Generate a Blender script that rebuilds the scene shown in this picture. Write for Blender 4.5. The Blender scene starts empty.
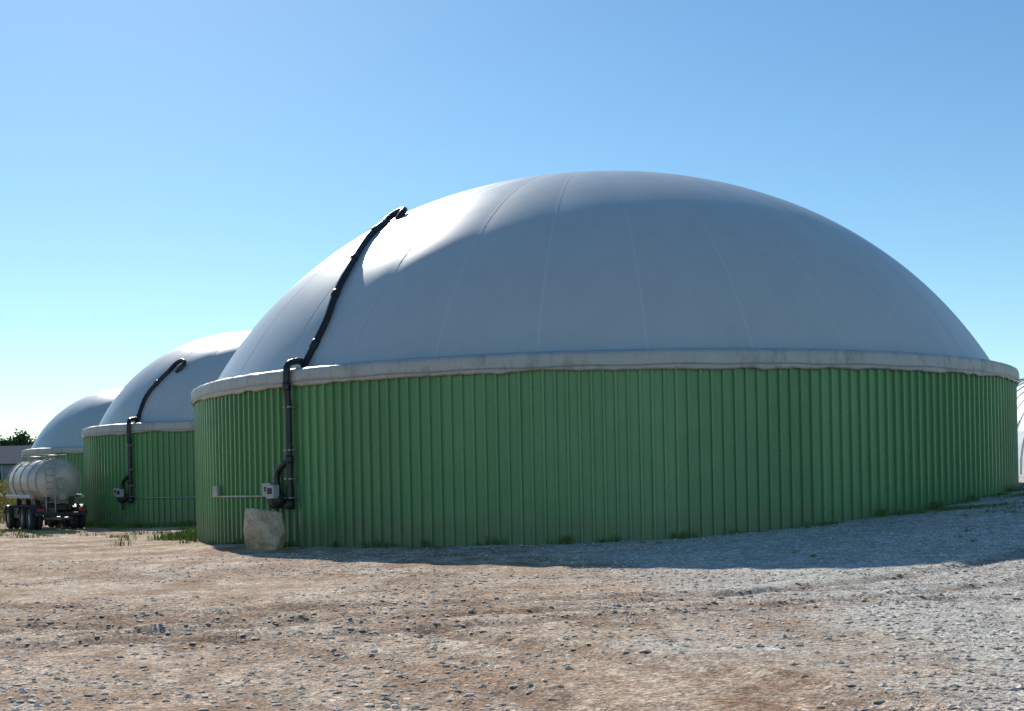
import bpy, math, random
import numpy as np
from mathutils import Vector, noise, Matrix
random.seed(4); rng=np.random.default_rng(4)
sc=bpy.context.scene
R_=math.radians
# ------------------------------------------------------------ helpers
def link(o,parent=None):
    sc.collection.objects.link(o)
    if parent: o.parent=parent
    return o
def empty(name,loc,rot=0.0):
    e=bpy.data.objects.new(name,None); e.location=loc; e.rotation_euler=(0,0,rot); e.empty_display_size=.3
    return link(e)
def mesh(name,v,f,mat=None,parent=None,smooth=False,cols=None):
    me=bpy.data.meshes.new(name); me.from_pydata([tuple(p) for p in v],[],[tuple(q) for q in f]); 
    if smooth: me.polygons.foreach_set('use_smooth',[True]*len(me.polygons))
    if mat: me.materials.append(mat)
    if cols is not None:
        a=me.color_attributes.new('tone','FLOAT_COLOR','POINT')
        c=np.ones((len(me.vertices),4),dtype=np.float32); c[:,0]=c[:,1]=c[:,2]=np.asarray(cols,dtype=np.float32)
        a.data.foreach_set('color',c.ravel())
    me.update()
    o=bpy.data.objects.new(name,me); return link(o,parent)
class MB:
    def __init__(s): s.v=[]; s.f=[]
    def add(s,v,f):
        n=len(s.v); s.v+= [tuple(p) for p in v]; s.f+=[tuple(i+n for i in q) for q in f]
    def box(s,c,d,M=None):
        x,y,z=[k/2 for k in d]; V=[(a*x,b*y,e*z) for a in(-1,1) for b in(-1,1) for e in(-1,1)]
        if M is not None: V=[tuple(M@Vector(p)) for p in V]
        V=[(p[0]+c[0],p[1]+c[1],p[2]+c[2]) for p in V]
        s.add(V,[(0,1,3,2),(4,6,7,5),(0,4,5,1),(2,3,7,6),(0,2,6,4),(1,5,7,3)])
    def lathe(s,prof,M,n=32):
        V=[];F=[]
        for i in range(n):
            a=2*math.pi*i/n
            for (x,r) in prof: V.append(tuple(M@Vector((x,r*math.cos(a),r*math.sin(a)))))
        m=len(prof)
        for i in range(n):
            j=(i+1)%n
            for k in range(m-1): F.append((i*m+k,i*m+k+1,j*m+k+1,j*m+k))
        s.add(V,F)
    def tube(s,pts,r,n=10,rings=0,cap=True):
        P=[Vector(p) for p in pts]; V=[];F=[]
        t=(P[1]-P[0]).normalized(); u=t.orthogonal().normalized()
        for i,p in enumerate(P):
            t2=(P[min(i+1,len(P)-1)]-P[max(i-1,0)]).normalized()
            u=(u-t2*u.dot(t2)).normalized(); w=t2.cross(u)
            rr=r*(1+(.09 if (rings and i%2) else 0))
            for k in range(n):
                a=2*math.pi*k/n; V.append(tuple(p+u*math.cos(a)*rr+w*math.sin(a)*rr))
        for i in range(len(P)-1):
            for k in range(n):
                F.append((i*n+k,i*n+(k+1)%n,(i+1)*n+(k+1)%n,(i+1)*n+k))
        if cap:
            F.append(tuple(range(n))[::-1]); F.append(tuple(range((len(P)-1)*n,len(P)*n)))
        s.add(V,F)
    def obj(s,name,mat,parent=None,smooth=False,bevel=0,autos=False):
        o=mesh(name,s.v,s.f,mat,parent,smooth)
        if bevel:
            b=o.modifiers.new('b','BEVEL'); b.width=bevel; b.segments=2; b.limit_method='ANGLE'; b.angle_limit=R_(50)
        return o
def cr(pts,step=.06):
    P=[Vector(p) for p in pts]; P=[P[0]*2-P[1]]+P+[P[-1]*2-P[-2]]; out=[]
    for i in range(1,len(P)-2):
        n=max(2,int((P[i+1]-P[i]).length/step))
        for k in range(n):
            t=k/n; a,b,c,d=P[i-1],P[i],P[i+1],P[i+2]
            out.append(.5*((2*b)+(c-a)*t+(2*a-5*b+4*c-d)*t*t+(3*b-a-3*c+d)*t**3))
    out.append(P[-2]); return out
# ------------------------------------------------------------ materials
class NT:
    def __init__(s,name):
        s.m=bpy.data.materials.new(name); s.m.use_nodes=True; s.t=s.m.node_tree; s.b=s.t.nodes['Principled BSDF']
        s.tc=s.t.nodes.new('ShaderNodeTexCoord')
    def n(s,ty,**k):
        x=s.t.nodes.new(ty)
        for a,b in k.items(): setattr(x,a,b)
        return x
    def l(s,a,b): s.t.links.new(a,b)
    def noise(s,scale,detail=4,rough=.55,vec=None,st=None):
        x=s.n('ShaderNodeTexNoise'); x.inputs['Scale'].default_value=scale; x.inputs['Detail'].default_value=detail; x.inputs['Roughness'].default_value=rough
        src=vec or s.tc.outputs['Object']
        if st:
            mp=s.n('ShaderNodeMapping'); mp.inputs['Scale'].default_value=st; s.l(src,mp.inputs[0]); src=mp.outputs[0]
        s.l(src,x.inputs['Vector']); return x.outputs['Fac']
    def ramp(s,fac,stops):
        x=s.n('ShaderNodeValToRGB'); e=x.color_ramp.elements
        while len(e)<len(stops): e.new(.5)
        for i,(p,c) in enumerate(stops):
            e[i].position=p; e[i].color=(c if isinstance(c,tuple) else (c,c,c))[:3]+(1,)
        s.l(fac,x.inputs[0]); return x.outputs['Color']
    def mix(s,f,a,b,bt='MIX'):
        x=s.n('ShaderNodeMix',data_type='RGBA',blend_type=bt)
        for sock,val in ((x.inputs[0],f),(x.inputs[6],a),(x.inputs[7],b)):
            if hasattr(val,'is_output'): s.l(val,sock)
            elif isinstance(val,tuple): sock.default_value=val[:3]+(1,)
            else: sock.default_value=val
        return x.outputs[2]
    def math(s,op,a,b=0.,clamp=False):
        x=s.n('ShaderNodeMath',operation=op); x.use_clamp=clamp
        for sock,val in ((x.inputs[0],a),(x.inputs[1],b)):
            if hasattr(val,'is_output'): s.l(val,sock)
            else: sock.default_value=val
        return x.outputs[0]
    def bump(s,h,st=.5,dist=.02,prev=None):
        x=s.n('ShaderNodeBump'); x.inputs['Strength'].default_value=st; x.inputs['Distance'].default_value=dist
        s.l(h,x.inputs['Height'])
        if prev: s.l(prev,x.inputs['Normal'])
        return x.outputs[0]
    def fin(s,col,rough=.6,metal=0,normal=None,spec=.5):
        if hasattr(col,'is_output'): s.l(col,s.b.inputs['Base Color'])
        else: s.b.inputs['Base Color'].default_value=col+(1,)
        if hasattr(rough,'is_output'): s.l(rough,s.b.inputs['Roughness'])
        else: s.b.inputs['Roughness'].default_value=rough
        s.b.inputs['Metallic'].default_value=metal
        s.b.inputs['Specular IOR Level'].default_value=spec
        if normal: s.l(normal,s.b.inputs['Normal'])
        return s.m
def simple(name,col,rough=.5,metal=0,var=.25,scale=4,bump=0):
    t=NT(name); nz=t.noise(scale,4)
    c=t.ramp(nz,[(.25,tuple(k*(1-var) for k in col)),(.75,tuple(min(1,k*(1+var)) for k in col))])
    nm=t.bump(t.noise(scale*6,4),.4,bump) if bump else None
    return t.fin(c,rough,metal,nm)

# green sheet
t=NT('green_sheet'); at=t.n('ShaderNodeAttribute',attribute_name='tone')
base=t.mix(t.noise(.6,3),(.115,.295,.115),(.145,.345,.140))
base=t.mix(1.,base,at.outputs['Color'],'MULTIPLY')
streak=t.noise(1.,4,.6,st=(5,5,.25)); base=t.mix(t.math('MULTIPLY',t.ramp(streak,[(.48,0.),(.75,1.)]),.35),base,(.21,.30,.18))
streak2=t.noise(1.,4,.6,st=(9,9,.2)); base=t.mix(t.math('MULTIPLY',t.ramp(streak2,[(.55,0.),(.75,1.)]),.35),base,(.06,.14,.06))
sx=t.n('ShaderNodeSeparateXYZ'); t.l(t.tc.outputs['Object'],sx.inputs[0])
low=t.math('ADD',sx.outputs['Z'],t.math('MULTIPLY',t.noise(1.7,5,.7),-1.1))
dm=t.ramp(low,[(.0,1.),(.5,0.)]); base=t.mix(t.math('MULTIPLY',dm,.4),base,(.22,.19,.12))
M_green=t.fin(base,t.ramp(t.noise(2.,3),[(.3,.26),(.7,.38)]),0,t.bump(t.noise(1.2,3),.25,.02))
# membrane
t=NT('membrane'); c=t.mix(t.noise(.3,3,.5),(.53,.565,.565),(.57,.605,.60))
st=t.ramp(t.noise(1.,4,.6,st=(1.5,1.5,.3)),[(.45,1.),(.85,.92)]); c=t.mix(1.,c,st,'MULTIPLY')
M_mem=t.fin(c,t.ramp(t.noise(.5,3),[(.3,.33),(.7,.39)]),0,t.bump(t.noise(.5,2),.10,.05),.75)
t=NT('membrane_seam'); M_seam=t.fin(t.mix(t.noise(2,3),(.59,.62,.62),(.62,.65,.65)),.4)
t=NT('collar_foil'); c=t.mix(t.noise(1.3,4,.6),(.42,.42,.40),(.56,.555,.53))
c=t.mix(t.ramp(t.noise(3,5,.7,st=(1,1,.4)),[(.5,0.),(.7,.7)]),c,(.25,.235,.20))
M_collar=t.fin(c,.5,0,t.bump(t.noise(3.5,5),.8,.05))
M_pipe=simple('black_pipe',(.022,.023,.026),.38,0,.3,5)
M_box=simple('grey_box',(.42,.43,.42),.45,0,.12,3)
M_galv=simple('galvanised',(.38,.39,.40),.4,.5,.2,6)
M_screw=simple('screw_heads',(.24,.40,.26),.4,.2,.1,6)
M_dark=simple('dark_metal',(.035,.035,.038),.5,.2,.3,5)
M_white=simple('white_plastic',(.7,.71,.70),.45,0,.08,2)

# ------------------------------------------------------------ terrain
XS=[-400,-60,-12,-2,2.1,4.5,7,9.8,11.9,14.4,18,24,400]; ZS=[.0,0,0,.09,.18,.24,.41,.61,.85,1.12,1.28,1.35,1.35]
def hz(x,y):
    k=min(1,max(0,(y-18.5)/13.5)); k=k*k*(3-2*k)
    h=float(np.interp(x,XS,ZS))*k
    if x<-12 and y>45: h-=.12*min(1,(-12-x)/5)*min(1,(y-45)/8)
    return h
RINGS=((-14,2,16.3),(-14,2,18.2),(6,-9,26.2),(6,-9,28.1),(-9,40,24.5),(-9,40,26.3))
def ground_h(x,y):
    h=hz(x,y)
    if abs(x)<60 and -20<y<90:
        h+=.045*(noise.noise((x*.35,y*.35,0)))+.022*noise.noise((x*1.3,y*1.3,3.))+.020*noise.noise((x*3.1,y*3.1,7.))
        for (cx,cy,r) in RINGS:
            d=abs(math.hypot(x-cx,y-cy)-r)
            if d<.6 and y<30: h+=-.05*math.exp(-(d/.2)**2)+.025*math.exp(-((d-.38)/.12)**2)
    return h
def axis(lo,hi,step,far):
    a=list(np.arange(lo,hi+1e-6,step)); s=step
    while a[-1]<far: s*=1.25; a.append(a[-1]+s)
    s=step
    while a[0]>-far: s*=1.25; a.insert(0,a[0]-s)
    return a
ax=axis(-24,26,.13,4000); ay=axis(6,44,.13,4000)
V=[(x,y,ground_h(x,y)) for y in ay for x in ax]; nx=len(ax)
F=[(j*nx+i,j*nx+i+1,(j+1)*nx+i+1,(j+1)*nx+i) for j in range(len(ay)-1) for i in range(nx-1)]
t=NT('dirt_and_gravel'); sx=t.n('ShaderNodeSeparateXYZ'); t.l(t.tc.outputs['Object'],sx.inputs[0])
red=t.mix(t.ramp(t.noise(.5,5,.65),[(.40,0.),(.62,1.)]),(.45,.305,.205),(.66,.53,.40))
red=t.mix(t.ramp(t.noise(.75,5,.75,st=(1,.5,1)),[(.48,0.),(.60,.85)]),red,(.33,.20,.125))
grav=t.mix(t.ramp(t.noise(.8,5,.7),[(.3,0.),(.7,1.)]),(.48,.44,.375),(.70,.66,.58))
m=t.math('ADD',t.math('MULTIPLY',sx.outputs['X'],.17),t.math('MULTIPLY',t.math('SUBTRACT',t.noise(.22,5,.65),.5),2.6))
m=t.math('ADD',m,t.math('MULTIPLY',t.math('SUBTRACT',sx.outputs['Y'],20.),.012))
gm=t.ramp(m,[(.15,0.),(.65,1.)])
c=t.mix(gm,red,grav)
c=t.mix(t.ramp(t.noise(.32,5,.7,st=(.6,1.4,1)),[(.54,0.),(.66,.5)]),c,(.72,.63,.50))
# wheel tracks: compacted darker earth
brk=t.ramp(t.noise(.9,4,.7),[(.38,0.),(.55,1.)])
tr=None
for (cx,cy,r) in RINGS:
    dx=t.math('SUBTRACT',sx.outputs['X'],cx); dy=t.math('SUBTRACT',sx.outputs['Y'],cy)
    dd=t.math('SQRT',t.math('ADD',t.math('MULTIPLY',dx,dx),t.math('MULTIPLY',dy,dy)))
    dd=t.math('ABSOLUTE',t.math('SUBTRACT',dd,r)); k=t.math('SUBTRACT',1.,t.math('DIVIDE',dd,.40),True)
    tr=k if tr is None else t.math('MAXIMUM',tr,k)
tr=t.math('MULTIPLY',t.math('MULTIPLY',tr,brk),.85)
c=t.mix(tr,c,(.31,.195,.125))
vo=t.n('ShaderNodeTexVoronoi'); vo.inputs['Scale'].default_value=34; t.l(t.tc.outputs['Object'],vo.inputs['Vector'])
bw=t.n('ShaderNodeRGBToBW'); t.l(vo.outputs['Color'],bw.inputs[0])
c=t.mix(1.,c,t.ramp(bw.outputs[0],[(.15,.58),(.8,1.38)]),'MULTIPLY')
c=t.mix(1.,c,t.ramp(t.noise(16,5,.85),[(.32,.50),(.68,1.48)]),'MULTIPLY')
c=t.mix(1.,c,t.ramp(t.noise(4.2,5,.8),[(.35,.66),(.65,1.28)]),'MULTIPLY')
dist=t.math('MAXIMUM',t.math('DIVIDE',t.math('SUBTRACT',sx.outputs['Y'],95.),20.),t.math('DIVIDE',t.math('SUBTRACT',t.math('ABSOLUTE',sx.outputs['X']),40.),10.),)
c=t.mix(t.math('MULTIPLY',dist,1.,True),c,t.mix(t.noise(.02,4),(.10,.13,.045),(.20,.18,.08)))
b1=t.bump(vo.outputs['Distance'],.4,.02); b2=t.bump(t.noise(9,6,.8),.7,.045,b1)
M_ground=t.fin(c,.95,0,b2,.1)
mesh('ground',V,F,M_ground,smooth=True)

# ------------------------------------------------------------ loose stones (one object)
def stones(name,N,xr,yr,smin,smax,mat):
    octv=np.array([(1,0,0),(-1,0,0),(0,1,0),(0,-1,0),(0,0,1),(0,0,-1),(.6,.6,.55),(-.6,.55,.5),(.5,-.6,.6),(-.6,-.6,.5)])
    of=[(4,6,7),(4,7,9),(4,9,8),(4,8,6),(0,2,6),(2,7,6),(2,1,7),(1,9,7),(1,3,9),(3,8,9),(3,0,8),(0,6,8)]
    V=[];C=[]
    F=np.array(of)
    FF=[]
    k=0
    while k<N:
        y=yr[0]+(yr[1]-yr[0])*random.random()**1.6; x=random.uniform(*xr)
        if abs(x)>.48*y+2: continue
        dens=.2+.9*(noise.noise((x*.3,y*.3,11))*1.6+.35)+ (.35 if x>1 else 0)
        if random.random()>dens: continue
        if math.hypot(x-2.96,y-44.5)<13.7: continue
        s=smin+(smax-smin)*random.random()**8
        P=octv*(1+rng.uniform(-.25,.25,(10,1)))*np.array([s*random.uniform(.8,1.4),s*random.uniform(.7,1.1),s*random.uniform(.35,.6)])
        a=random.random()*6.28; ca,sa=math.cos(a),math.sin(a)
        Q=np.empty_like(P); Q[:,0]=P[:,0]*ca-P[:,1]*sa+x; Q[:,1]=P[:,0]*sa+P[:,1]*ca+y; Q[:,2]=P[:,2]+ground_h(x,y)+s*.05
        V.append(Q); C+= [random.uniform(.6,1.45)]*10; FF.append(F+k*10); k+=1
    return mesh(name,np.concatenate(V).tolist(),np.concatenate(FF).tolist(),mat,cols=C)
t=NT('stone_mat'); at=t.n('ShaderNodeAttribute',attribute_name='tone'); c=t.mix(t.noise(.4,3),(.62,.49,.38),(.67,.62,.54)); c=t.mix(1.,c,at.outputs['Color'],'MULTIPLY')
M_stone=t.fin(c,.9,0,None,.2)
stones('gravel',75000,(-15,18),(8,31),.008,.045,M_stone)

# ------------------------------------------------------------ tanks
def pol(az,r,z): a=R_(az); return Vector((r*math.cos(a),r*math.sin(a),z))
def tank(C,R,top,rd,rise,ribs,seams,path,wall_az,side,pz,z0=0.0,rotseam=0.,pr=.09,full=0.):
    P=empty('biogas_tank',(C[0],C[1],z0))
    V=[];F=[];T=[]
    prof=[(0,.0),(.36,.0),(.42,.075),(.62,.075),(.68,.0)]
    zs=[-.8,0,top*.5,top-.06]; m=len(zs); sheet=1.
    for i in range(ribs):
        if i%4==0: sheet=random.uniform(.88,1.12)
        for (u,d) in prof:
            a=2*math.pi*(i+u)/ribs
            for z in zs: V.append(((R-.075+d)*math.cos(a),(R-.075+d)*math.sin(a),z)); T.append(sheet)
    n=len(V)//m
    for i in range(n):
        j=(i+1)%n
        for k in range(m-1): F.append((i*m+k,j*m+k,j*m+k+1,i*m+k+1))
    mesh('corrugated_wall',V,F,M_green,P,cols=T)
    b=MB()
    for i in range(ribs):
        a=2*math.pi*(i+.52)/ribs
        for z in (1.05,2.35,3.65):
            if i%2==0: 
                M=Matrix.Rotation(a,3,'Z'); b.box(((R+.004)*math.cos(a),(R+.004)*math.sin(a),z+random.uniform(-.02,.02)),(.012,.024,.024),M)
    b.obj('screws',M_screw,P)
    # collar
    V=[];F=[];n=1100
    for i in range(n):
        a=2*math.pi*i/n; ca,sa=math.cos(a),math.sin(a)
        w=noise.noise((ca*R*1.1,sa*R*1.1,0)); w2=noise.noise((ca*R*3.3,sa*R*3.3,5)); w3=noise.noise((ca*R*.5,sa*R*.5,9)); w4=noise.noise((ca*R*7,sa*R*7,2))
        lo=top-.46+.05*w+.035*w2+.05*w3
        pr_=[(R+.02,lo+.03),(R+.04+.02*w2,lo),(R+.055+.02*w+.03*w2,lo+.07),(R+.06+.03*w2+.03*w4,top-.26+.02*w),(R+.06+.02*w+.03*w4,top-.10+.012*w2),(R+.04+.015*w2,top-.03+.03*w),(R-.12,top+.03+.02*w2),(rd+.12,top+.085+.01*w),(rd-.15,top+.10)]
        for r,z in pr_: V.append((r*ca,r*sa,z))
    m=9
    for i in range(n):
        j=(i+1)%n
        for k in range(m-1): F.append((i*m+k,j*m+k,j*m+k+1,i*m+k+1))
    mesh('membrane_collar',V,F,M_collar,P,smooth=True)
    b=MB()
    b.tube([pol(360*i/240,R+.10,top-.345+.012*math.sin(i*.9)) for i in range(241)],.012,6); b.obj('clamp_cable',M_galv,P,True)
    # dome
    zb=top+.08; Rs=(rd*rd+rise*rise)/(2*rise); zc=zb+rise-Rs; amax=math.asin(min(1,rd/Rs))
    if rise>rd: amax=math.pi-amax
    per=12; n=seams*per; rows=56
    def fo(th): return full*math.sin(math.pi*min(1,(th/amax))**1.5)
    def dome_pt(a,th,off=0.,ph=None):
        ph=(a*seams/(2*math.pi)+rotseam)%1
        bul=.014*(math.sin(math.pi*ph)**.8)*min(1,th/amax*1.6)*math.sin(min(1,th/amax)*math.pi*.92+.08)
        r=(Rs+bul+off+fo(th))
        return (r*math.sin(th)*math.cos(a),r*math.sin(th)*math.sin(a),zc+r*math.cos(th))
    V=[];F=[]
    for k in range(rows+1):
        th=amax*(k+.02)/rows
        for i in range(n): V.append(dome_pt(2*math.pi*i/n,th))
    for k in range(rows):
        for i in range(n):
            j=(i+1)%n; F.append((k*n+i,(k+1)*n+i,(k+1)*n+j,k*n+j))
    F.append(tuple(range(n)))
    mesh('dome_membrane',V,F,M_mem,P,smooth=True)
    b=MB()
    for s in range(seams):
        a0=2*math.pi*(s-rotseam)/seams; vv=[];ff=[]
        for k in range(rows+1):
            th=.06+(amax-.06)*k/rows; da=.03/(Rs*math.sin(th))
            for q in (-1,1): vv.append(dome_pt(a0+da*q,th,.004))
        for k in range(rows): ff.append((k*2,(k+1)*2,(k+1)*2+1,k*2+1))
        b.add(vv,ff)
    b.obj('membrane_seams',M_seam,P,True)
    M=Matrix.Translation((0,0,zb+rise))@Matrix.Rotation(-math.pi/2,4,'Y')
    b=MB(); b.lathe([(.03,.001),(.03,.5),(.015,.62),(-.03,.66)],M,24); b.obj('apex_plate',M_mem,P,True)
    def sz(r): return zc+math.sqrt(Rs*Rs-r*r)
    a0,r0=path[0]
    def on(az,r,off=pr): 
        q=pol(az,r,sz(r)); nrm=(q-Vector((0,0,zc))).normalized(); return q+nrm*(off+fo(math.asin(min(1,r/Rs))))
    cen=on(a0,r0,.08); nrm=(cen-Vector((0,0,zc))).normalized()
    down=(on(*path[1])-cen); down=(down-nrm*down.dot(nrm)).normalized(); sd=nrm.cross(down)
    # pipe end: curls over at the top and turns back into the membrane
    hook=[cen+down*.55,cen+down*.25-sd*.10,cen-down*.06-sd*.10+nrm*.03,cen-down*.28+sd*.12+nrm*.06,cen-down*.18+sd*.44+nrm*.05,cen+down*.14+sd*.52+nrm*.02,cen+down*.40+sd*.40-nrm*.10]
    b=MB(); b.tube(cr(hook,.06),pr*1.05,12,rings=1)
    line=[cen+down*.5]
    for az,r in path[1:]: line.append(on(az,r))
    az_e=path[-1][0]
    line+= [pol(az_e*.6+wall_az*.4,rd+.20,top+.25),pol(az_e*.2+wall_az*.8,R+.02,top+.17),pol(wall_az,R+.16,top+.02),pol(wall_az,R+.19,top-.35),pol(wall_az,R+.15,top-.8)]
    n1=6
    for k in range(n1): line.append(pol(wall_az,R+.14,top-.8-(top-.8-pz)*(k+1)/n1))
    L=cr(line,.07); b.tube(L,pr,12,rings=1)
    for k in range(10,len(L)-6,26):
        b.tube(L[k:k+4],pr*1.28,12)
    dA=side*math.degrees(1/R)
    b.tube([pol(wall_az,R+.14,pz),pol(wall_az,R+.14,pz-.25)],pr*1.35,12)
    b.tube(cr([pol(wall_az,R+.14,pz+1.05),pol(wall_az+dA*.12,R+.2,pz+.95),pol(wall_az+dA*.38,R+.2,pz+.78),pol(wall_az+dA*.46,R+.2,pz+.55),pol(wall_az+dA*.42,R+.2,pz+.1)],.05),pr*.95,12,rings=1)
    b.obj('air_pipe',M_pipe,P,True)
    b=MB()
    for z in (top-1.0,top*.55,pz+.55,pz+.05):
        M=Matrix.Rotation(R_(wall_az),3,'Z'); b.box(pol(wall_az,R+.09,z),(.26,.26,.035),M)
    b.obj('pipe_brackets',M_galv,P)
    b=MB(); Mz=Matrix.Rotation(R_(wall_az+dA*.42),3,'Z')
    ctr=pol(wall_az+dA*.42,R+.24,pz+.0); M4=Matrix.Translation(ctr)@Matrix.Rotation(R_(wall_az+dA*.42+90),4,'Z')
    b.lathe([(-.16,.001),(-.16,.19),(-.1,.24),(.08,.24),(.16,.17),(.3,.12),(.3,.001)],M4,24)
    b.tube([ctr+Vector((0,0,-.1)),ctr+Vector((0,0,-.55))],.05,8)
    b.obj('blower',M_dark,P)
    b=MB(); 
    b.box(pol(wall_az+dA*.36,R+.42,pz+.22),(.20,.32,.36),Mz)
    b.box(pol(wall_az+dA*.84,R+.18,pz+.27),(.18,.36,.36),Mz)
    if side<0 and R>10: b.box(pol(wall_az+dA*4.1,R+.10,pz+.26),(.12,.24,.30),Mz)
    b.obj('control_boxes',M_box,P,bevel=.015)
    b=MB(); b.box(pol(wall_az+dA*.36,R+.523,pz+.24),(.008,.2,.16),Mz); b.box(pol(wall_az+dA*.84,R+.273,pz+.29),(.008,.16,.12),Mz); b.obj('box_labels',M_dark,P)
    b=MB()
    if R>10: b.tube([pol(wall_az+dA*(.8+(4.6-.8)*k/14),R+.05,pz+.10) for k in range(15)],.028,8)
    else: b.tube([pol(wall_az-dA*(.2+5*k/12),R+.05,pz-.02) for k in range(13)],.028,8)
    b.tube([pol(wall_az+dA*.8,R+.05,pz+.08),pol(wall_az+dA*.8,R+.05,pz-1.2)],.018,6)
    b.tube([pol(wall_az-dA*.25,R+.05,pz+.4),pol(wall_az-dA*.25,R+.05,-.2)],.012,6)
    b.obj('conduit',M_galv,P,True)
    return P
tank((2.96,44.5),13.4,4.74,12.8,6.90,288,30,[(-145.8,7.75),(-140.5,9.0),(-135.0,10.4),(-132.9,11.25),(-131.2,11.95),(-131.2,12.75)],-130.6,-1,1.30,0,.35,full=.20)
tank((-13.0,66.7),8.5,4.68,7.8,4.85,180,22,[(-117.8,5.75),(-121,6.4),(-123.8,7.1),(-123.0,7.75)],-120.6,-1,1.3,-.05,.2,full=.06)
tank((-30.4,105),8.5,4.80,7.9,4.9,180,22,[(-60,5.65),(-60,6.4),(-60,7.1),(-60,7.75)],-60,-1,1.3,0,.6,full=.06)

# ------------------------------------------------------------ boulder
def rock(name,loc,dims,mat,rot=0,sub=22):
    V=[];F=[];n=sub
    P={}
    planes=[]
    rr=random.Random(12)
    for _ in range(16):
        d=Vector((rr.gauss(0,1),rr.gauss(0,1),rr.gauss(0,.8))).normalized(); planes.append((d,rr.uniform(.93,1.12)))
    def vid(i,j,k):
        key=(i,j,k)
        if key not in P:
            x,y,z=[2*q/n-1 for q in key]
            p=Vector((x,y,z)); q=Vector((x*(1-.12*(z+1)/2)-.03*(z+1),y*(1-.15*(z+1)/2),z-.12*x*(z+1)/2))
            sph=p.normalized()*1.25; q=q.lerp(sph,.2)
            for d,h in planes:
                e=q.dot(d)-h
                if e>0: q=q-d*e*.95
            d=noise.fractal(tuple(p*1.6+Vector((3,1,2))),1.,2.,5)
            q=q*(1+.08*d)
            P[key]=len(V); V.append((q.x*dims[0]/2,q.y*dims[1]/2,(q.z+.92)*dims[2]/2))
        return P[key]
    for a in range(n):
        for b_ in range(n):
            F.append((vid(a,b_,0),vid(a,b_+1,0),vid(a+1,b_+1,0),vid(a+1,b_,0)))
            F.append((vid(a,b_,n),vid(a+1,b_,n),vid(a+1,b_+1,n),vid(a,b_+1,n)))
            F.append((vid(a,0,b_),vid(a+1,0,b_),vid(a+1,0,b_+1),vid(a,0,b_+1)))
            F.append((vid(a,n,b_),vid(a,n,b_+1),vid(a+1,n,b_+1),vid(a+1,n,b_)))
            F.append((vid(0,a,b_),vid(0,a,b_+1),vid(0,a+1,b_+1),vid(0,a+1,b_)))
            F.append((vid(n,a,b_),vid(n,a+1,b_),vid(n,a+1,b_+1),vid(n,a,b_+1)))
    o=mesh(name,V,F,mat); o.location=loc; o.rotation_euler=(.0,.03,rot); return o
t=NT('boulder_mat'); c=t.mix(t.ramp(t.noise(3,6,.7),[(.35,0.),(.65,1.)]),(.50,.33,.20),(.80,.62,.44)); M_rock=t.fin(c,.9,0,t.bump(t.noise(8,6,.7),.9,.05),.2)
rock('boulder',(-6.36,33.2,-.02),(1.02,.85,1.12),M_rock,.25)

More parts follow.
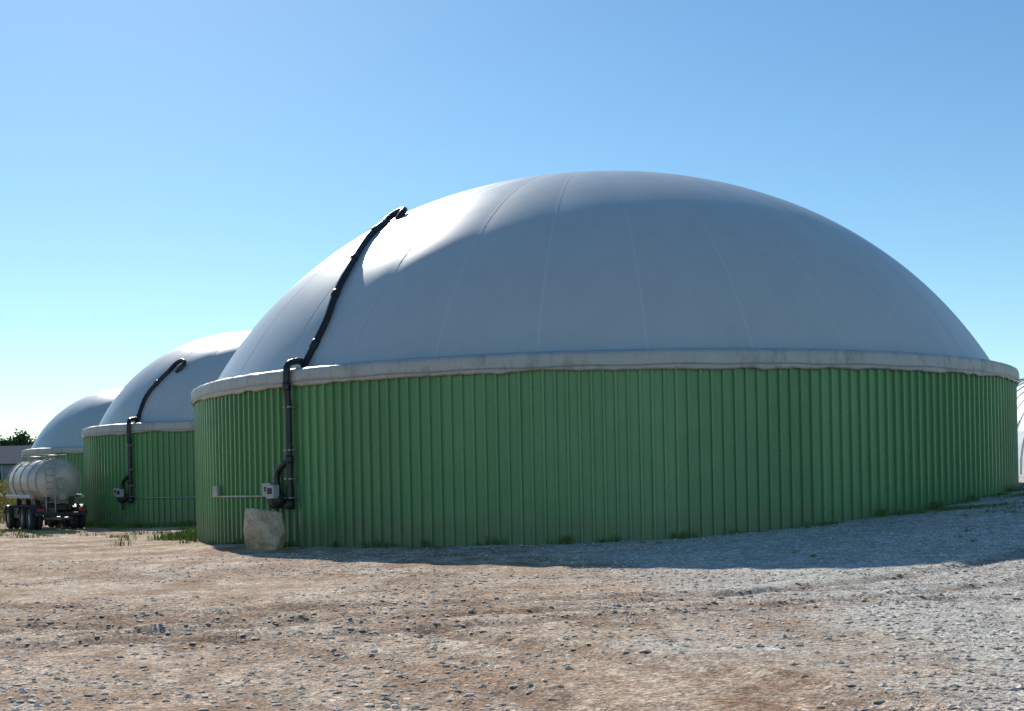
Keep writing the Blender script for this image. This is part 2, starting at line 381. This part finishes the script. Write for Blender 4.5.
# ------------------------------------------------------------ tanker trailer
def tanker():
    P=empty('tanker_trailer',(-20.35,58.3,hz(-20.6,58.3)),R_(90+34))
    M_steel=simple('tank_paint',(.50,.465,.40),.42,.15,.2,1.5,.004)
    M_tyre=simple('tyre',(.025,.025,.025),.85,0,.3,8)
    M_rim=simple('rim',(.35,.34,.32),.5,.4,.3,8)
    rt=.98; L=5.2; zt=2.2
    b=MB(); T=Matrix.Translation((0,0,zt))
    prof=[(-.34,.001),(-.33,.25),(-.27,.55),(-.16,.80),(-.04,.93),(.02,rt),(L-.02,rt),(L+.04,.93),(L+.16,.80),(L+.27,.55),(L+.33,.25),(L+.34,.001)]
    b.lathe(prof,T,48)
    b.obj('tank_shell',M_steel,P,True)
    b=MB()
    for x in (.05,1.4,2.8,4.2,5.15): b.lathe([(x-.05,rt-.01),(x-.05,rt+.035),(x+.05,rt+.035),(x+.05,rt-.01)],T,48)
    for x in (1.0,3.9):
        b.lathe([(0,.30),(.22,.30),(.22,.36),(.28,.36),(.30,.001)],Matrix.Translation((x,0,zt+rt-.08))@Matrix.Rotation(-math.pi/2,4,'Y'),24)
    b.lathe([(-.36,.24),(-.43,.24),(-.43,.001)],Matrix.Translation((0,0,zt-.1)),24)
    b.lathe([(-.2,.12),(-.62,.12),(-.62,.17),(-.68,.17),(-.68,.001)],Matrix.Translation((0,0,zt-.68)),20)
    b.obj('rings_and_manholes',M_rim,P)
    b=MB()
    for y in (-.42,.42): b.box((L/2+.2,y,1.02),(L+1.0,.12,.26))
    for x in (-.1,1.5,3.2,4.9): b.box((x,0,1.0),(.12,.9,.2)); b.box((x,.55,1.28),(.16,.22,.4)); b.box((x,-.55,1.28),(.16,.22,.4))
    b.box((-.45,0,.72),(.12,2.2,.14)); b.box((-.28,.85,.85),(.3,.1,.2)); b.box((-.28,-.85,.85),(.3,.1,.2))
    for y in(-.7,.7): b.box((5.0,y,.6),(.12,.12,.9)); b.box((5.0,y,.12),(.3,.3,.06))
    b.box((L+.9,0,.95),(1.2,.3,.14)); b.box((3.4,.85,.75),(1.3,.4,.45)); b.box((3.4,-.85,.75),(1.3,.4,.45))
    b.obj('chassis',M_dark,P,bevel=.01)
    b=MB(); r=MB()
    for x in (.45,1.75,4.4):
        for s in (-1,1):
            for y in (.80,1.08):
                T2=Matrix.Translation((x,s*y,.5))@Matrix.Rotation(math.pi/2*s,4,'Z')
                b.lathe([(-.12,.27),(-.13,.40),(-.11,.47),(-.06,.5),(.06,.5),(.11,.47),(.13,.40),(.12,.27)],T2,28)
                r.lathe([(-.1,.275),(.09,.275),(.04,.2),(.07,.09),(.12,.07),(.12,.001)],T2,20)
        r.tube([(x,-1,.5),(x,1,.5)],.07,8)
    b.obj('tyres',M_tyre,P,True); r.obj('rims',M_rim,P)
    b=MB()
    for x in(.45,1.75,4.4):
        for s in(-1,1):
            vv=[];ff=[]
            for k in range(9):
                a=R_(20+140*k/8)
                for rr in(.60,.62):
                    for y in(.66,1.24): vv.append((x+rr*math.cos(a),s*y,.5+rr*math.sin(a)))
            for k in range(8):
                q=k*4; ff+= [(q,q+1,q+5,q+4),(q+2,q+6,q+7,q+3),(q,q+4,q+6,q+2),(q+1,q+3,q+7,q+5)]
            b.add(vv,ff)
    b.obj('mudguards',M_dark,P)
    b=MB()
    for y in(.25,.65):  b.tube([(-.42,y,.8),(-.46,y,2.2),(-.2,y,3.05),(0,y,3.35)],.025,6)
    for k in range(7): b.tube([(-.44,.25,.95+k*.3),(-.44,.65,.95+k*.3)],.018,6)
    for s in(-.45,.45):
        b.tube([(.3,s,zt+.86),(.3,s,zt+1.2),(L-.4,s,zt+1.2),(L-.4,s,zt+.86)],.02,6)
    b.tube([(L-.5,1.12,1.55),(.2,1.12,1.5)],.09,10); b.tube([(L-.5,-1.12,1.55),(.2,-1.12,1.5)],.09,10)
    b.obj('ladder_and_rails',M_galv,P)
    b=MB(); b.box((-.50,.9,.9),(.04,.3,.14)); b.box((-.50,-.9,.9),(.04,.3,.14)); b.obj('tail_lights',simple('tail_red',(.35,.02,.02),.3),P,bevel=.01)
tanker()

# ------------------------------------------------------------ shed far left
def shed():
    P=empty('farm_shed',(-62,150,0))
    b=MB(); w,d,h=24,14,4.6
    V=[(-w/2,-d/2,0),(w/2,-d/2,0),(w/2,d/2,0),(-w/2,d/2,0),(-w/2,-d/2,h),(w/2,-d/2,h),(w/2,d/2,h),(-w/2,d/2,h),(w/2,0,h+1.9),(-w/2,0,h+1.9)]
    b.add(V,[(0,1,5,4),(1,2,6,8,5),(2,3,7,6),(3,0,4,9,7)]); b.obj('walls',simple('shed_wall',(.30,.33,.36),.6),P)
    b=MB(); e=.5
    for s in(-1,1):
        vv=[(-w/2-e,s*(d/2+e),h-.1),(w/2+e,s*(d/2+e),h-.1),(w/2+e,0,h+2.1),(-w/2-e,0,h+2.1)]
        b.add(vv+[(x,y,z+.12) for x,y,z in vv],[(0,1,2,3),(4,5,6,7),(0,1,5,4),(1,2,6,5),(2,3,7,6),(3,0,4,7)])
    t=NT('shed_roof'); b.obj('roof',t.fin(t.mix(t.noise(.3),(.05,.07,.10),(.08,.10,.13)),1.,0,None,.05),P)
    b=MB()
    for x in(-9,-4.5,0,4.5,9): b.box((x,-d/2-.04,1.9),(2.6,.06,3.6))
    b.box((w/2+.04,0,1.8),(.06,3.5,3.4)); b.obj('doors',M_dark,P)
    b=MB()
    for k in range(13): b.box((-w/2+k*2,-d/2-.08,h/2),(.14,.08,h-.25))
    b.obj('posts',M_galv,P)
shed()
# ------------------------------------------------------------ trees row
def leafmat(name,a,b_):
    t=NT(name); at=t.n('ShaderNodeAttribute',attribute_name='tone'); c=t.mix(t.noise(.6,3),a,b_); c=t.mix(1.,c,at.outputs['Color'],'MULTIPLY'); return t.fin(c,.7,0,None,.3)
def tree_row():
    V=[];F=[];C=[]
    b=MB()
    for k in range(36):
        x=-125+k*2.2+random.uniform(-1,1); y=200+random.uniform(-5,5); H=random.uniform(9.5,12.5)
        b.tube([(x,y,0),(x+.2,y,H*.35),(x+.1,y,H*.75)],.18,6)
        for q in range(16):
            a=random.random()*6.28; z=H*random.uniform(.3,.88); rr=random.uniform(.4,2.3)*(1.15-z/H*.6)
            cx,cy,cz=x+math.cos(a)*rr,y+math.sin(a)*rr,z
            b.tube([(x,y,z*.7),(cx,cy,cz)],.05,4)
            s=random.uniform(.8,1.4); tn=random.uniform(.6,1.3)
            for _ in range(90):
                p=Vector((random.gauss(0,.5),random.gauss(0,.5),random.gauss(0,.42)))*s+Vector((cx,cy,cz))
                u=Vector((random.uniform(-1,1),random.uniform(-1,1),random.uniform(-1,1))).normalized(); w=u.orthogonal().normalized(); l=random.uniform(.18,.38)
                n=len(V); V+= [tuple(p-u*l),tuple(p+w*l*.6),tuple(p+u*l),tuple(p-w*l*.6)]; F.append((n,n+1,n+2,n+3)); C+=[tn*random.uniform(.8,1.2)]*4
    n=len(V); V+=b.v; F+=[tuple(i+n for i in q) for q in b.f]; C+=[.5]*len(b.v)
    mesh('tree_row',V,F,leafmat('tree_leaves',(.06,.095,.035),(.10,.13,.05)),cols=C)
tree_row()
# ------------------------------------------------------------ corn field
def corn():
    V=[];F=[];C=[]
    for y in np.arange(73,95,.75):
        for x in np.arange(-48,-.376*y,.3):
            x0=x+random.uniform(-.08,.08); y0=y+random.uniform(-.1,.1); h=random.uniform(1.9,2.5); z0=hz(x0,y0)
            n=len(V); V+= [(x0-.02,y0,z0),(x0+.02,y0,z0),(x0+.01,y0,z0+h),(x0-.01,y0,z0+h)]; F.append((n,n+1,n+2,n+3)); t_=random.uniform(.7,1.2); C+=[t_]*4
            for k in range(5):
                a=random.random()*6.28; z=z0+h*(.25+.17*k); l=random.uniform(.35,.6); dx,dy=math.cos(a),math.sin(a)
                n=len(V); V+= [(x0-dy*.03,y0+dx*.03,z),(x0+dy*.03,y0-dx*.03,z),(x0+dx*l*.6+dy*.05,y0+dy*l*.6-dx*.05,z+.22),(x0+dx*l*.6-dy*.05,y0+dy*l*.6+dx*.05,z+.22),(x0+dx*l,y0+dy*l,z-.02)]
                F+= [(n,n+1,n+2,n+3),(n+3,n+2,n+4)]; C+=[t_*random.uniform(.8,1.25)]*5
    mesh('corn_field',V,F,leafmat('corn_leaves',(.26,.26,.07),(.42,.34,.11)),cols=C)
corn()
# ------------------------------------------------------------ grass and weeds
def grass():
    V=[];F=[];C=[]
    def tuft(x,y,r,n_,h):
        z0=ground_h(x,y)
        for _ in range(n_):
            a=random.random()*6.28; q=r*random.random()**.7; px,py=x+q*math.cos(a),y+q*math.sin(a)
            b_=random.random()*6.28; l=h*random.uniform(.4,1.1); ln=l*random.uniform(.1,.7); w=random.uniform(.004,.011)
            dx,dy=math.cos(b_),math.sin(b_); n=len(V)
            V.extend([(px-dy*w,py+dx*w,z0-.02),(px+dy*w,py-dx*w,z0-.02),(px+dx*ln*.4+dy*w,py+dy*ln*.4-dx*w,z0+l*.65),(px+dx*ln*.4-dy*w,py+dy*ln*.4+dx*w,z0+l*.65),(px+dx*ln,py+dy*ln,z0+l)])
            F.extend([(n,n+1,n+2,n+3),(n+3,n+2,n+4)]); C.extend([random.uniform(.6,1.4)]*5)
    for k in range(170):
        az=random.uniform(-175,-30)
        if noise.noise((az*.25,0,0))<.0: continue
        r=13.4+random.uniform(.08,.3); tuft(2.96+r*math.cos(R_(az)),44.5+r*math.sin(R_(az)),random.uniform(.05,.25),random.randint(10,45),random.uniform(.06,.26))
    for k in range(1000):
        az=random.uniform(-62,-12); r=13.6+abs(random.gauss(0,1.7))
        if noise.noise((az*.13,r*.8,4))<.0: continue
        tuft(2.96+r*math.cos(R_(az)),44.5+r*math.sin(R_(az)),.35,18,.06)
    for k in range(420):
        x=random.uniform(-27,-10); y=random.uniform(44,64)
        if noise.noise((x*.35,y*.2,8))<.1 : continue
        tuft(x,y,.35,26,.16)
    for k in range(140):
        az=random.uniform(-178,-60); r=8.6+abs(random.gauss(0,.4)); tuft(-13+r*math.cos(R_(az)),66.7+r*math.sin(R_(az)),.3,30,.28)
    for k in range(60):
        tuft(random.gauss(-10.6,.7),random.gauss(43,1.6),.3,40,.22)
    for k in range(9):
        x=random.uniform(1,12); y=random.uniform(24,30)
        tuft(x,y,.1,16,.07)
    mesh('grass',V,F,leafmat('grass_blades',(.11,.20,.04),(.20,.24,.06)),cols=C)
grass()
# ------------------------------------------------------------ greenhouse on the right
def greenhouse():
    P=empty('greenhouse',(46.5,84,1.2))
    r=10.5; Hh=8.3; V=[];F=[]; n=28; ys=np.linspace(-4,40,23)
    for y in ys:
        for i in range(n+1):
            a=math.pi*i/n; V.append((r*abs(math.cos(a))**.8*(1 if math.cos(a)>0 else -1),y,Hh*math.sin(a)**.85+.0))
    for k in range(len(ys)-1):
        for i in range(n): F.append((k*(n+1)+i,k*(n+1)+i+1,(k+1)*(n+1)+i+1,(k+1)*(n+1)+i))
    F.append(tuple(range(n+1)))
    mesh('film_cover',V,F,M_white,P,smooth=False)
    b=MB()
    for y in ys: b.tube([((r+.04)*abs(math.cos(math.pi*i/n))**.8*(1 if math.cos(math.pi*i/n)>0 else -1),y-.03,(Hh+.04)*math.sin(math.pi*i/n)**.85) for i in range(n+1)],.035,6)
    for x in (-7,-3.5,0,3.5,7): b.tube([(x,-4.06,0),(x,-4.06,Hh*(1-(x/r)**2)**.42)],.06,6)
    b.obj('hoops',M_galv,P)
greenhouse()

# ------------------------------------------------------------ light, sky, camera
EL,AZ=33.,-18.   # sun elevation, azimuth from +Y toward +X
w=bpy.data.worlds.new('World'); sc.world=w; w.use_nodes=True
nt=w.node_tree; bg=nt.nodes['Background']; sky=nt.nodes.new('ShaderNodeTexSky'); sky.sky_type='NISHITA'; sky.sun_disc=False
sky.sun_elevation=R_(EL); sky.sun_rotation=R_(AZ)%(2*math.pi); sky.air_density=1.0; sky.dust_density=.15; sky.ozone_density=1.4; sky.altitude=0
hs=nt.nodes.new('ShaderNodeHueSaturation'); hs.inputs['Saturation'].default_value=1.16
mx=nt.nodes.new('ShaderNodeMix'); mx.data_type='RGBA'; mx.blend_type='MULTIPLY'; mx.inputs[0].default_value=1; mx.inputs[7].default_value=(.80,1.0,1.06,1)
nt.links.new(sky.outputs[0],hs.inputs['Color']); nt.links.new(hs.outputs[0],mx.inputs[6])
nt.links.new(mx.outputs[2],bg.inputs[0]); bg.inputs[1].default_value=.108
L=bpy.data.lights.new('sun','SUN'); L.energy=5.0; L.angle=R_(.5); L.color=(1,.95,.87); lo=link(bpy.data.objects.new('sun',L))
d=Vector((math.sin(R_(AZ))*math.cos(R_(EL)),math.cos(R_(AZ))*math.cos(R_(EL)),math.sin(R_(EL))))
lo.rotation_euler=d.to_track_quat('Z','Y').to_euler(); lo.location=(0,0,40)
cam=bpy.data.cameras.new('camera'); co=link(bpy.data.objects.new('camera',cam)); co.location=(0,0,1.7); co.rotation_euler=(R_(90),R_(1.17),0)
cam.sensor_width=36; cam.lens=36*1300/1024; cam.shift_y=(480-355.5)/1024; cam.clip_end=10000
sc.camera=co
sc.view_settings.view_transform='Standard'; sc.view_settings.look='None'; sc.view_settings.exposure=0
